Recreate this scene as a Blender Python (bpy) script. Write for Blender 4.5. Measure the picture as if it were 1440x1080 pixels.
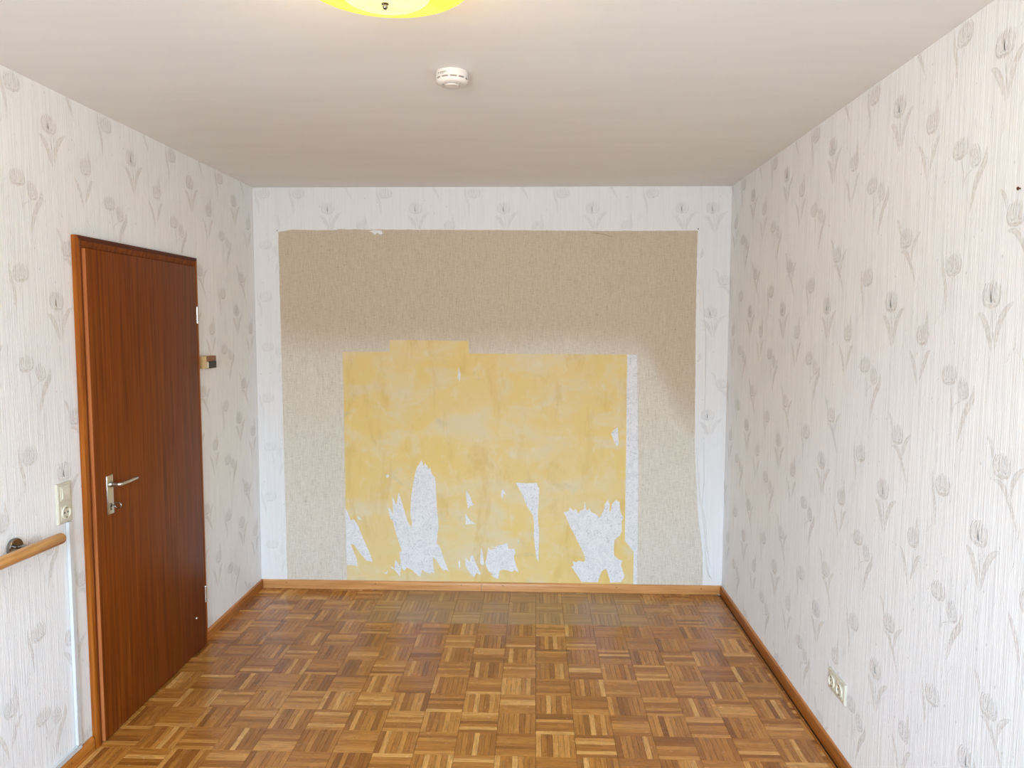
import bpy, bmesh, math, random
from mathutils import Vector, Matrix
random.seed(7)
for o in list(bpy.data.objects): bpy.data.objects.remove(o)
S = bpy.context.scene
COL = S.collection

# ------------------------------------------------------------------ camera
H, W = 2.5, 2.902                 # room height and width; back wall at y=0, camera looks along +y
YN = -5.15                        # window wall behind the camera
cam = bpy.data.objects.new('camera', bpy.data.cameras.new('camera'))
COL.objects.link(cam); S.camera = cam
yaw, pitch, roll = 0.0319, -0.0793, 0.0033
cam.data.sensor_width = 36; cam.data.lens = 1036.57/1440*36
cam.data.clip_start = 0.02
f = Vector((-math.sin(yaw)*math.cos(pitch), math.cos(yaw)*math.cos(pitch), math.sin(pitch)))
r = Vector((math.cos(yaw), math.sin(yaw), 0)); u = r.cross(f)
r2 = r*math.cos(roll)+u*math.sin(roll); u2 = -r*math.sin(roll)+u*math.cos(roll)
M = Matrix((r2, u2, -f)).transposed().to_4x4(); M.translation = Vector((1.7336, -4.5227, 1.6662))
cam.matrix_world = M

# ------------------------------------------------------------------ sky and daylight
SKY_STRENGTH = 27.0
SKY_COL = (0.62, 0.80, 1.0, 1); GROUND_COL = (0.395, 0.43, 0.47, 1)
wd = bpy.data.worlds.new('overcast_sky'); S.world = wd; wd.use_nodes = True
nt = wd.node_tree; nt.nodes.clear()
tc = nt.nodes.new('ShaderNodeTexCoord'); sp = nt.nodes.new('ShaderNodeSeparateXYZ')
mr = nt.nodes.new('ShaderNodeMapRange'); mr.interpolation_type = 'SMOOTHSTEP'
mr.inputs['From Min'].default_value = 0.06; mr.inputs['From Max'].default_value = 0.20
mx = nt.nodes.new('ShaderNodeMix'); mx.data_type = 'RGBA'
mx.inputs['A'].default_value = GROUND_COL; mx.inputs['B'].default_value = SKY_COL
bg = nt.nodes.new('ShaderNodeBackground'); bg.inputs['Strength'].default_value = SKY_STRENGTH
wo = nt.nodes.new('ShaderNodeOutputWorld')
nt.links.new(tc.outputs['Generated'], sp.inputs[0]); nt.links.new(sp.outputs['Z'], mr.inputs['Value'])
nt.links.new(mr.outputs[0], mx.inputs['Factor']); nt.links.new(mx.outputs['Result'], bg.inputs['Color'])
nt.links.new(bg.outputs[0], wo.inputs[0])
# window opening of the room: x WX0..WX1, z WZ0..WZ1
WX0, WX1, WZ0, WZ1 = 0.35, 2.55, 0.80, 2.25
pl = bpy.data.lights.new('window_daylight', 'AREA'); pl.shape = 'RECTANGLE'
pl.size = WX1-WX0; pl.size_y = WZ1-WZ0; pl.energy = 1; pl.cycles.is_portal = True
po = bpy.data.objects.new('window_daylight', pl); COL.objects.link(po)
po.location = ((WX0+WX1)/2, YN-0.22, (WZ0+WZ1)/2); po.rotation_euler = (math.pi/2, 0, 0)
BULB_WATTS = 4.0
vs = S.view_settings
vs.view_transform = 'Standard'; vs.look = 'None'; vs.gamma = 1; vs.use_curve_mapping = False
vs.exposure = 0.26

# ------------------------------------------------------------------ helpers
def srgb(r, g, b):
    f = lambda c: ((c/255+0.055)/1.055)**2.4 if c > 10.3 else c/255/12.92
    return (f(r), f(g), f(b), 1)
class N:
    def __init__(s, name):
        s.m = bpy.data.materials.new(name); s.m.use_nodes = True
        s.t = s.m.node_tree; s.t.nodes.clear()
        s.o = s.new('ShaderNodeOutputMaterial'); s.p = s.new('ShaderNodeBsdfPrincipled')
        s.link(s.p.outputs[0], s.o.inputs[0])
    def new(s, k, **kw):
        n = s.t.nodes.new(k)
        for a, v in kw.items(): setattr(n, a, v)
        return n
    def link(s, a, b): s.t.links.new(a, b)
    def set(s, inp, v):
        if hasattr(v, 'links') or isinstance(v, bpy.types.NodeSocket): s.link(v, inp)
        else: inp.default_value = v
    def pos(s, scale=(1, 1, 1)):
        if not hasattr(s, 'g'): s.g = s.new('ShaderNodeNewGeometry')
        n = s.new('ShaderNodeVectorMath', operation='MULTIPLY'); s.link(s.g.outputs['Position'], n.inputs[0])
        n.inputs[1].default_value = scale; return n.outputs[0]
    def noise(s, vec, scale=1, detail=3, rough=.5, dist=0):
        n = s.new('ShaderNodeTexNoise'); s.link(vec, n.inputs['Vector'])
        n.inputs['Scale'].default_value = scale; n.inputs['Detail'].default_value = detail
        n.inputs['Roughness'].default_value = rough; n.inputs['Distortion'].default_value = dist
        return n.outputs[0]
    def rng(s, v, a, b, c=0., d=1., smooth=False):
        n = s.new('ShaderNodeMapRange'); n.interpolation_type = 'SMOOTHSTEP' if smooth else 'LINEAR'
        s.set(n.inputs['Value'], v); n.inputs['From Min'].default_value = a; n.inputs['From Max'].default_value = b
        n.inputs['To Min'].default_value = c; n.inputs['To Max'].default_value = d; return n.outputs[0]
    def math(s, op, a, b=0.):
        n = s.new('ShaderNodeMath', operation=op); s.set(n.inputs[0], a); s.set(n.inputs[1], b); return n.outputs[0]
    def mix(s, fac, a, b, mode='MIX'):
        n = s.new('ShaderNodeMix', data_type='RGBA', blend_type=mode)
        s.set(n.inputs['Factor'], fac); s.set(n.inputs['A'], a); s.set(n.inputs['B'], b); return n.outputs['Result']
    def ramp(s, v, stops):
        n = s.new('ShaderNodeValToRGB'); e = n.color_ramp.elements
        while len(e) < len(stops): e.new(0.5)
        for x, (p, c) in zip(e, stops): x.position = p; x.color = c
        s.link(v, n.inputs[0]); return n.outputs[0]
    def attr(s, name):
        return s.new('ShaderNodeAttribute', attribute_name=name).outputs['Fac']
    def fin(s, col, rough=.6, spec=.5, metal=0., bump=None, dist=.001, strength=1., **kw):
        s.set(s.p.inputs['Base Color'], col); s.set(s.p.inputs['Roughness'], rough)
        s.p.inputs['Specular IOR Level'].default_value = spec; s.p.inputs['Metallic'].default_value = metal
        for k, v in kw.items(): s.set(s.p.inputs[k.replace('_', ' ')], v)
        if bump is not None:
            n = s.new('ShaderNodeBump'); s.link(bump, n.inputs['Height']); n.inputs['Distance'].default_value = dist
            n.inputs['Strength'].default_value = strength; s.link(n.outputs[0], s.p.inputs['Normal'])
        return s.m
def mesh_obj(name, verts, faces, mat, parent=None, smooth=False):
    me = bpy.data.meshes.new(name); me.from_pydata([tuple(v) for v in verts], [], faces); me.update()
    bm = bmesh.new(); bm.from_mesh(me); bmesh.ops.recalc_face_normals(bm, faces=bm.faces); bm.to_mesh(me); bm.free()
    o = bpy.data.objects.new(name, me); COL.objects.link(o)
    for m in (mat if isinstance(mat, (list, tuple)) else [mat]): me.materials.append(m)
    if smooth:
        for p in me.polygons: p.use_smooth = True
    if parent: o.parent = parent
    return o
def bm_obj(name, bm, mat, parent=None, smooth=None):
    bmesh.ops.recalc_face_normals(bm, faces=bm.faces)
    me = bpy.data.meshes.new(name)
    if smooth:
        for f in bm.faces: f.smooth = True
        for e in bm.edges:
            if len(e.link_faces) == 2 and e.calc_face_angle(0) > math.radians(smooth): e.smooth = False
    bm.to_mesh(me); bm.free()
    o = bpy.data.objects.new(name, me); COL.objects.link(o)
    for m in (mat if isinstance(mat, (list, tuple)) else [mat]): me.materials.append(m)
    if parent: o.parent = parent
    return o
def box(bm, a, b, bevel=0, segs=2):
    x0, y0, z0 = [min(p, q) for p, q in zip(a, b)]; x1, y1, z1 = [max(p, q) for p, q in zip(a, b)]
    v = [bm.verts.new(p) for p in ((x0,y0,z0),(x1,y0,z0),(x1,y1,z0),(x0,y1,z0),(x0,y0,z1),(x1,y0,z1),(x1,y1,z1),(x0,y1,z1))]
    fs = [bm.faces.new([v[i] for i in q]) for q in ((0,3,2,1),(4,5,6,7),(0,1,5,4),(1,2,6,5),(2,3,7,6),(3,0,4,7))]
    if bevel:
        es = {e for f in fs for e in f.edges}
        bmesh.ops.bevel(bm, geom=list(es), offset=bevel, segments=segs, affect='EDGES', profile=.5)
def box_obj(name, a, b, mat, parent=None, bevel=0, segs=2):
    bm = bmesh.new(); box(bm, a, b, bevel, segs); return bm_obj(name, bm, mat, parent, 40 if bevel else None)
def frame_of(d):
    d = Vector(d).normalized(); a = Vector((0, 0, 1)) if abs(d.z) < .9 else Vector((1, 0, 0))
    x = a.cross(d).normalized(); return x, d.cross(x), d
def tube(bm, pts, rad, n=16, caps=True, round_end=0):
    pts = [Vector(p) for p in pts]; rads = list(rad) if hasattr(rad, '__len__') else [rad]*len(pts)
    if round_end:
        def dome(p, d, r):
            return [(p + d*r*math.sin(t)*round_end, r*math.cos(t)) for t in (math.pi/2*.3, math.pi/2*.6, math.pi/2*.85, math.pi/2*.97)]
        e = dome(pts[-1], (pts[-1]-pts[-2]).normalized(), rads[-1]); s = dome(pts[0], (pts[0]-pts[1]).normalized(), rads[0])
        pts = [p for p, _ in reversed(s)]+pts+[p for p, _ in e]; rads = [q for _, q in reversed(s)]+rads+[q for _, q in e]
    rings = []; x = None
    for i, p in enumerate(pts):
        d = (pts[min(i+1, len(pts)-1)]-pts[max(i-1, 0)]).normalized()
        if x is None: x, y, _ = frame_of(d)
        else: x = (x-d*x.dot(d)).normalized(); y = d.cross(x)
        rings.append([bm.verts.new(p+(x*math.cos(2*math.pi*k/n)+y*math.sin(2*math.pi*k/n))*rads[i]) for k in range(n)])
    for a, b in zip(rings, rings[1:]):
        for k in range(n): bm.faces.new((a[k], a[(k+1) % n], b[(k+1) % n], b[k]))
    if caps: bm.faces.new(rings[0][::-1]); bm.faces.new(rings[-1])
def lathe(bm, prof, origin, axis=(0, 0, 1), n=48):
    x, y, d = frame_of(axis); o = Vector(origin); rings = []
    for rr, h in prof:
        if rr < 1e-6: rings.append([bm.verts.new(o+d*h)])
        else: rings.append([bm.verts.new(o+d*h+(x*math.cos(2*math.pi*k/n)+y*math.sin(2*math.pi*k/n))*rr) for k in range(n)])
    for a, b in zip(rings, rings[1:]):
        for k in range(n):
            if len(a) == 1 and len(b) == 1: continue
            if len(a) == 1: bm.faces.new((a[0], b[(k+1) % n], b[k]))
            elif len(b) == 1: bm.faces.new((a[k], a[(k+1) % n], b[0]))
            else: bm.faces.new((a[k], a[(k+1) % n], b[(k+1) % n], b[k]))
def extrude_poly(bm, pts, vec):
    vec = Vector(vec); a = [bm.verts.new(p) for p in pts]; b = [bm.verts.new(Vector(p)+vec) for p in pts]
    bm.faces.new(a[::-1]); bm.faces.new(b); n = len(a)
    for i in range(n): bm.faces.new((a[i], a[(i+1) % n], b[(i+1) % n], b[i]))
def empty(name, loc=(0, 0, 0)):
    o = bpy.data.objects.new(name, None); COL.objects.link(o); o.location = loc; o.empty_display_size = .05; return o
def adopt(parent):
    """children were modelled in world space: keep them there under a parent placed at the thing's base"""
    for c in parent.children: c.matrix_parent_inverse = Matrix.Translation(-Vector(parent.location))
def tag(o, label=None, cat=None, group=None, kind=None):
    for k, v in (('label', label), ('category', cat), ('group', group), ('kind', kind)):
        if v: o[k] = v
    return o
def sheet(name, outer, holes, y0, y1, mat, parent, jit=0.):
    """a flat paper layer on the back wall with torn holes; outline points are (x, z) in metres"""
    cu = bpy.data.curves.new(name, 'CURVE'); cu.dimensions = '2D'; cu.fill_mode = 'BOTH'; cu.extrude = abs(y1-y0)/2
    def rough(L, j):
        out = []
        for (a, b), (c, d) in zip(L, L[1:]+L[:1]):
            n = max(1, int(math.hypot(c-a, d-b)/.02)) if j else 1
            for k in range(n):
                t = k/n; out.append((a+(c-a)*t+random.uniform(-j, j)*(k > 0), b+(d-b)*t+random.uniform(-j, j)*(k > 0)))
        return out
    for L, j in [(outer, jit)]+[(h, .0012 if len(h) > 4 else jit) for h in holes]:
        L = rough(L, j); s = cu.splines.new('POLY'); s.points.add(len(L)-1); s.use_cyclic_u = True
        for p, (x, z) in zip(s.points, L): p.co = (x, z, 0, 1)
    tmp = bpy.data.objects.new('tmp', cu); COL.objects.link(tmp)
    dg = bpy.context.evaluated_depsgraph_get(); me = bpy.data.meshes.new_from_object(tmp.evaluated_get(dg))
    bpy.data.objects.remove(tmp); me.materials.clear(); me.materials.append(mat); me.name = name
    me.transform(Matrix.Translation((0, (y0+y1)/2, 0)) @ Matrix.Rotation(math.pi/2, 4, 'X')); me.update()
    o = bpy.data.objects.new(name, me); COL.objects.link(o); o.parent = parent; return o

# ------------------------------------------------------------------ materials
def m_wallpaper(name, base, print_col, strong=1.):
    n = N(name)
    a = n.noise(n.pos((210, 210, 5)), 1, 3, .6)
    b = n.noise(n.pos((60, 60, 2.2)), 1, 2, .5)
    c = n.noise(n.pos((900, 900, 25)), 1, 2, .5)
    st = n.math('ADD', n.math('MULTIPLY', a, .6), n.math('ADD', n.math('MULTIPLY', b, .25), n.math('MULTIPLY', c, .15)))
    f1 = n.rng(st, .45, .60, 0, .13*strong)
    col = n.mix(f1, base, srgb(140, 134, 128))
    blot = n.noise(n.pos((1.3, 1.3, 1.3)), 1, 2)
    col = n.mix(n.rng(blot, .4, .7, 0, .05), col, srgb(190, 186, 178))
    mott = n.noise(n.pos((110, 110, 70)), 1, 3, .7)
    fac = n.math('MULTIPLY', n.attr('tone'), n.rng(mott, .35, .62, .3, 1))
    spk = n.new('ShaderNodeTexVoronoi', feature='F1'); n.link(n.pos((21, 21, 15)), spk.inputs['Vector']); spk.inputs['Scale'].default_value = 1
    fac = n.math('MAXIMUM', fac, n.rng(spk.outputs['Distance'], .05, .085, .35, 0))
    col = n.mix(fac, col, print_col)
    h = n.math('ADD', st, n.math('MULTIPLY', fac, .35))
    return n.fin(col, .75, .25, bump=h, dist=.0026, strength=1.)
M_PAPER = m_wallpaper('tulip_wallpaper', srgb(249, 248, 246), srgb(196, 185, 171))
M_BORDER = m_wallpaper('bright_wallpaper', srgb(236, 234, 231), srgb(176, 170, 160), .5)
def m_ceiling():
    n = N('ceiling_paint'); a = n.noise(n.pos((2.2, 9, 1)), 1, 3); b = n.noise(n.pos((160, 160, 160)), 1, 3)
    col = n.mix(n.rng(a, .35, .7, 0, .12), srgb(238, 235, 230), srgb(208, 203, 196))
    return n.fin(col, .85, .2, bump=b, dist=.0006, strength=.4)
M_CEIL = m_ceiling()
def m_beige():
    n = N('woven_beige_wallpaper')
    v = n.noise(n.pos((330, 330, 22)), 1, 3, .65); h = n.noise(n.pos((22, 22, 300)), 1, 3, .65)
    g = n.noise(n.pos((190, 190, 190)), 1, 2, .6)
    w = n.math('ADD', n.math('MULTIPLY', v, .45), n.math('ADD', n.math('MULTIPLY', h, .35), n.math('MULTIPLY', g, .2)))
    col = n.ramp(w, [(.34, srgb(176, 162, 142)), (.46, srgb(214, 204, 186)), (.56, srgb(222, 213, 197)), (.70, srgb(240, 234, 224))])
    # dimmer, warmer upper light painted in, darker towards the top and the right edge
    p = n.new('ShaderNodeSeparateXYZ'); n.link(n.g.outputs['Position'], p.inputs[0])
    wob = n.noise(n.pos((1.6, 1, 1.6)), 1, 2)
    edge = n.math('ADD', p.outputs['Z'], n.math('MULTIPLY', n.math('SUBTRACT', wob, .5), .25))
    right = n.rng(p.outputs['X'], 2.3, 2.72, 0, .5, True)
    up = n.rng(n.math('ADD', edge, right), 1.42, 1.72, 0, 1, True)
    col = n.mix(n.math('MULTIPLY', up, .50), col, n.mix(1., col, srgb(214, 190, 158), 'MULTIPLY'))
    return n.fin(col, .85, .15, bump=w, dist=.0012, strength=.7)
M_BEIGE = m_beige()
def m_yellow():
    n = N('old_yellow_paint')
    a = n.noise(n.pos((3.2, 1, 5.5)), 1, 4, .6, .8); b = n.noise(n.pos((14, 1, 11)), 1, 4, .6, .5); c = n.noise(n.pos((2.4, 1, 1.6)), 1, 2)
    col = n.mix(n.rng(c, .35, .65), srgb(230, 200, 124), srgb(228, 202, 142))
    col = n.mix(n.rng(a, .42, .68, 0, .8, True), col, srgb(224, 208, 170))
    col = n.mix(n.rng(b, .52, .78, 0, .5, True), col, srgb(228, 219, 192))
    e = n.noise(n.pos((6, 1, 2.2)), 1, 4, .7, .3)
    col = n.mix(n.rng(e, .5, .7, 0, .5, True), col, srgb(214, 176, 98))
    d = n.noise(n.pos((5, 1, 8)), 1, 5, .65, .6)
    col = n.mix(n.rng(d, .60, .74, 0, .35, True), col, srgb(188, 182, 154))
    return n.fin(col, .7, .25, bump=b, dist=.002, strength=.25)
M_YEL = m_yellow()
def m_ornament():
    n = N('ornamental_under_paper')
    w = n.noise(n.pos((15, 1, 13)), 1, 2, .45, 1.6); q = n.math('PINGPONG', n.math('MULTIPLY', w, 9), .5)
    w2 = n.noise(n.pos((38, 1, 38)), 1, 3, .6, .8); q2 = n.math('PINGPONG', n.math('MULTIPLY', w2, 5), .5)
    f = n.math('ADD', n.rng(q, .02, .16, .75, 0, True), n.rng(q2, .02, .12, .45, 0, True))
    f = n.math('ADD', f, n.rng(w, .5, .54, 0, .25, True))
    g = n.noise(n.pos((90, 90, 90)), 1, 3)
    col = n.mix(n.math('MULTIPLY', f, n.rng(g, .3, .6, .25, .7)), srgb(232, 230, 228), srgb(184, 182, 183))
    return n.fin(col, .8, .2)
M_ORN = m_ornament()
def m_wood(name, c0, c1, c2, scale, rough=.4, spec=.5, bumpd=.0003, g2=.2):
    n = N(name)
    a = n.noise(n.pos(scale), 1, 4, .6, .6); b = n.noise(n.pos(tuple(s*4 for s in scale)), 1, 3, .6)
    col = n.ramp(a, [(.3, c0), (.5, c1), (.72, c2)])
    col = n.mix(n.rng(b, .45, .7, 0, g2), col, c0)
    return n.fin(col, rough, spec, bump=b, dist=bumpd, strength=.5)
M_DOOR = m_wood('door_veneer', srgb(94, 44, 10), srgb(124, 60, 14), srgb(140, 74, 20), (70, 70, 1.6), .42, .14, .0002, .28)
M_FRAME = m_wood('door_frame_varnish', srgb(126, 62, 14), srgb(160, 88, 24), srgb(178, 104, 34), (60, 60, 2), .4, .2)
M_HEADER = m_wood('door_header_shaded_varnish', srgb(66, 26, 10), srgb(86, 36, 14), srgb(100, 44, 18), (60, 2, 60), .5, .2)  # varnish colour darkened to hold the shade of the downward-facing header
M_LEAFEDGE = m_wood('leaf_edge_lipping', srgb(156, 86, 42), srgb(186, 110, 60), srgb(198, 124, 74), (60, 60, 2), .4, .25)
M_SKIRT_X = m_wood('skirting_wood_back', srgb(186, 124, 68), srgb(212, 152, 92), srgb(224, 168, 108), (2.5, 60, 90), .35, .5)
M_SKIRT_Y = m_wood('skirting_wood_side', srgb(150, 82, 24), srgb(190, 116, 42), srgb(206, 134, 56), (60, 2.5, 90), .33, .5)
M_RAIL = m_wood('beech_rail', srgb(170, 112, 56), srgb(206, 148, 84), srgb(220, 166, 102), (70, 3, 70), .3, .5)
def m_parquet(name, sc):
    n = N(name); t = n.attr('tone')
    col = n.ramp(t, [(0, srgb(136, 80, 28)), (.3, srgb(172, 110, 46)), (.6, srgb(190, 128, 58)), (.82, srgb(208, 148, 76)), (1, srgb(232, 180, 108))])
    g = n.noise(n.pos(sc), 1, 4, .65, .4); g2 = n.noise(n.pos(tuple(s*3.2 for s in sc)), 1, 3, .6)
    col = n.mix(n.rng(g, .45, .68, 0, .5), col, srgb(96, 56, 22))
    col = n.mix(n.rng(g2, .5, .7, 0, .35), col, srgb(84, 50, 24))
    tint = n.noise(n.pos((1.1, 1.1, 1)), 1, 2)
    col = n.mix(n.rng(tint, .35, .65, 0, .25), col, n.mix(1., col, srgb(255, 214, 150), 'MULTIPLY'))
    # dull dusty patch where a bed stood in front of the back wall
    p = n.new('ShaderNodeSeparateXYZ'); n.link(n.g.outputs['Position'], p.inputs[0])
    wob = n.math('MULTIPLY', n.math('SUBTRACT', n.noise(n.pos((9, 9, 1)), 1, 3), .5), .05)
    my = n.rng(n.math('ADD', p.outputs['Y'], wob), -.535, -.505)
    mxx = n.math('MULTIPLY', n.rng(p.outputs['X'], .55, 1.05, 0, 1, True), n.rng(p.outputs['X'], 2.15, 2.55, 1, .25, True))
    du = n.math('MULTIPLY', my, mxx)
    col = n.mix(n.math('MULTIPLY', du, .55), col, srgb(168, 146, 112))
    rg = n.math('ADD', n.rng(n.noise(n.pos((14, 14, 1)), 1, 3), .3, .7, .19, .30), n.math('MULTIPLY', du, .12))
    return n.fin(col, rg, .5, bump=g2, dist=.0004, strength=.25)
M_PARX = m_parquet('parquet_oak_grain_across', (9, 120, 60)); M_PARY = m_parquet('parquet_oak_grain_along', (120, 9, 60))
def m_plain(name, c, rough=.5, spec=.5, metal=0., var=.06, sc=40, **kw):
    n = N(name); a = n.noise(n.pos((sc, sc, sc)), 1, 3)
    return n.fin(n.mix(n.rng(a, .35, .7, 0, var), c, (0.02, 0.02, 0.02, 1)), rough, spec, metal, **kw)
M_GAP = m_plain('joint_dirt', srgb(58, 36, 20), .8)
M_WHITE = m_plain('white_plastic', srgb(214, 214, 213), .35)
M_DET = m_plain('detector_plastic', srgb(226, 219, 212), .4)
M_DETG = m_plain('detector_slot_grey', srgb(150, 142, 134), .6)
M_DARK = m_plain('dark_plastic', srgb(40, 42, 40), .45)
M_CREAM = m_plain('cream_plastic', srgb(220, 213, 192), .35)
M_CREAM2 = m_plain('aged_cream_plastic', srgb(210, 203, 182), .4)
M_STEEL = m_plain('satin_nickel', srgb(205, 200, 190), .3, metal=1., var=.03, sc=200)
M_CHROME = m_plain('dark_chrome', srgb(150, 145, 138), .18, metal=1., var=.05)
M_TAN = m_plain('tan_plastic', srgb(204, 170, 118), .45)
M_BRN = m_plain('brown_plastic', srgb(146, 92, 60), .45)
M_NAIL = m_plain('rusty_nail', srgb(92, 52, 38), .5, metal=.4)
M_PVC = m_plain('window_frame_white', srgb(238, 238, 236), .35)
M_TXT = m_plain('grey_print', srgb(120, 112, 106), .6)
def m_glass():
    n = N('window_glass'); tr = n.new('ShaderNodeBsdfTransparent'); gl = n.new('ShaderNodeBsdfGlossy'); gl.inputs['Roughness'].default_value = .02
    fr = n.new('ShaderNodeFresnel'); fr.inputs['IOR'].default_value = 1.45
    a = n.noise(n.pos((3, 3, 3))); tr_c = n.mix(n.rng(a, .3, .7, 0, .02), (1, 1, 1, 1), (.9, .95, .93, 1)); n.link(tr_c, tr.inputs[0])
    m = n.new('ShaderNodeMixShader'); n.link(fr.outputs[0], m.inputs[0]); n.link(tr.outputs[0], m.inputs[1]); n.link(gl.outputs[0], m.inputs[2])
    n.link(m.outputs[0], n.o.inputs[0]); return n.m
M_GLASS = m_glass()
def m_shade(name, c_lo, c_hi, s):
    n = N(name); a = n.noise(n.pos((30, 30, 30)), 1, 3); col = n.mix(n.rng(a, .3, .7), c_lo, c_hi)
    n.set(n.p.inputs['Emission Color'], col); n.p.inputs['Emission Strength'].default_value = s
    return n.fin(n.mix(.5, col, (.5, .45, .2, 1)), .25, .5)
M_SHADE_RIM = m_shade('lit_yellow_glass', srgb(250, 226, 10), srgb(255, 236, 60), .85)
M_SHADE_MID = m_shade('lit_pale_yellow_glass', srgb(255, 240, 140), srgb(255, 243, 165), .95)

# torn patches on the back wall, outlines in metres (x, z)
HOLES=[[(1.025,0.829),(1.033,0.814),(1.040,0.788),(1.048,0.810),(1.062,0.792),(1.073,0.769),(1.082,0.785),(1.092,0.740),(1.110,0.721),(1.114,0.688),(1.117,0.612),(1.124,0.499),(1.131,0.409),(1.119,0.302),(1.145,0.265),(1.160,0.211),(1.175,0.170),(1.197,0.117),(1.178,0.132),(1.163,0.124),(1.141,0.150),(1.115,0.192),(1.094,0.210),(1.096,0.157),(1.103,0.104),(1.088,0.115),(1.077,0.103),(1.047,0.114),(1.025,0.129),(1.015,0.083),(0.994,0.094),(0.964,0.125),(0.931,0.140),(0.912,0.120),(0.893,0.143),(0.885,0.085),(0.863,0.108),(0.848,0.127),(0.833,0.134),(0.823,0.153),(0.838,0.142),(0.852,0.131),(0.856,0.192),(0.871,0.173),(0.884,0.146),(0.890,0.177),(0.883,0.238),(0.898,0.246),(0.883,0.292),(0.861,0.367),(0.840,0.443),(0.828,0.451),(0.814,0.526),(0.825,0.519),(0.840,0.496),(0.845,0.481),(0.841,0.598),(0.856,0.564),(0.865,0.542),(0.882,0.621),(0.900,0.565),(0.922,0.482),(0.941,0.429),(0.961,0.398),(0.963,0.437),(0.954,0.482),(0.957,0.558),(0.965,0.633),(0.976,0.694),(0.992,0.761),(0.999,0.784),(1.014,0.806)],
[(1.304,0.644),(1.314,0.629),(1.332,0.600),(1.343,0.562),(1.353,0.547),(1.329,0.539),(1.317,0.524),(1.309,0.562)],
[(1.299,0.494),(1.314,0.471),(1.336,0.445),(1.366,0.427),(1.332,0.426),(1.302,0.422)],
[(1.298,0.217),(1.313,0.198),(1.328,0.183),(1.332,0.221),(1.347,0.225),(1.358,0.191),(1.373,0.161),(1.384,0.138),(1.399,0.104),(1.388,0.100),(1.369,0.115),(1.354,0.084),(1.332,0.107),(1.309,0.141),(1.300,0.160)],
[(1.398,0.279),(1.410,0.238),(1.418,0.169),(1.407,0.161),(1.392,0.176)],
[(1.444,0.280),(1.455,0.261),(1.496,0.273),(1.459,0.278),(1.503,0.286),(1.563,0.308),(1.570,0.270),(1.607,0.271),(1.615,0.240),(1.604,0.225),(1.615,0.180),(1.634,0.119),(1.608,0.134),(1.593,0.122),(1.571,0.129),(1.541,0.137),(1.515,0.129),(1.508,0.075),(1.481,0.086),(1.459,0.101),(1.481,0.101),(1.444,0.124),(1.425,0.177),(1.436,0.223)],
[(1.615,0.691),(1.680,0.687),(1.746,0.690),(1.754,0.664),(1.761,0.660),(1.758,0.567),(1.753,0.492),(1.755,0.446),(1.761,0.386),(1.760,0.265),(1.759,0.189),(1.745,0.212),(1.737,0.280),(1.730,0.340),(1.729,0.446),(1.722,0.484),(1.688,0.536),(1.658,0.611)],
[(1.911,0.508),(1.943,0.513),(1.950,0.539),(1.976,0.517),(1.987,0.532),(2.005,0.502),(2.020,0.521),(2.038,0.525),(2.045,0.578),(2.053,0.529),(2.060,0.518),(2.075,0.533),(2.086,0.510),(2.116,0.496),(2.138,0.474),(2.160,0.519),(2.170,0.564),(2.188,0.590),(2.200,0.557),(2.196,0.512),(2.207,0.519),(2.214,0.564),(2.236,0.589),(2.261,0.576),(2.266,0.520),(2.285,0.475),(2.274,0.453),(2.277,0.393),(2.265,0.362),(2.232,0.336),(2.229,0.271),(2.233,0.234),(2.260,0.211),(2.283,0.204),(2.275,0.174),(2.287,0.136),(2.298,0.106),(2.280,0.067),(2.210,0.062),(2.194,0.119),(2.183,0.149),(2.168,0.145),(2.150,0.126),(2.132,0.065),(2.029,0.064),(2.002,0.109),(1.964,0.162),(1.979,0.166),(1.972,0.200),(1.994,0.189),(2.012,0.200),(2.042,0.193),(2.053,0.208),(2.038,0.254),(2.007,0.314),(1.977,0.374),(1.947,0.434),(1.925,0.486)],
[(1.260,1.411),(1.273,1.363),(1.266,1.316),(1.254,1.349)],
[(2.201,1.002),(2.215,1.024),(2.242,1.045),(2.249,0.936),(2.238,0.923),(2.220,0.958)],
[(1.525,0.639),(1.540,0.651),(1.555,0.613),(1.541,0.621),(1.532,0.587),(1.521,0.609)],
[(0.619,0.467),(0.633,0.460),(0.646,0.445),(0.622,0.444)],
[(0.801,0.726),(0.816,0.737),(0.824,0.722),(0.809,0.711)],
[(1.256,0.182),(1.265,0.194),(1.268,0.152),(1.257,0.140)],
[(0.778,0.111),(0.791,0.103),(0.808,0.119),(0.802,0.096),(0.787,0.098)],
[(1.630,0.326),(1.636,0.323),(1.634,0.301),(1.629,0.303)]]
LEFT_TEAR=[(0.544,0.523),(0.559,0.493),(0.577,0.440),(0.596,0.448),(0.622,0.410),(0.647,0.342),(0.673,0.281),(0.698,0.221),(0.713,0.171),(0.698,0.178),(0.671,0.182),(0.634,0.227),(0.597,0.280),(0.575,0.291),(0.586,0.257),(0.608,0.204),(0.618,0.143),(0.596,0.150),(0.565,0.153),(0.546,0.149)]

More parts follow.
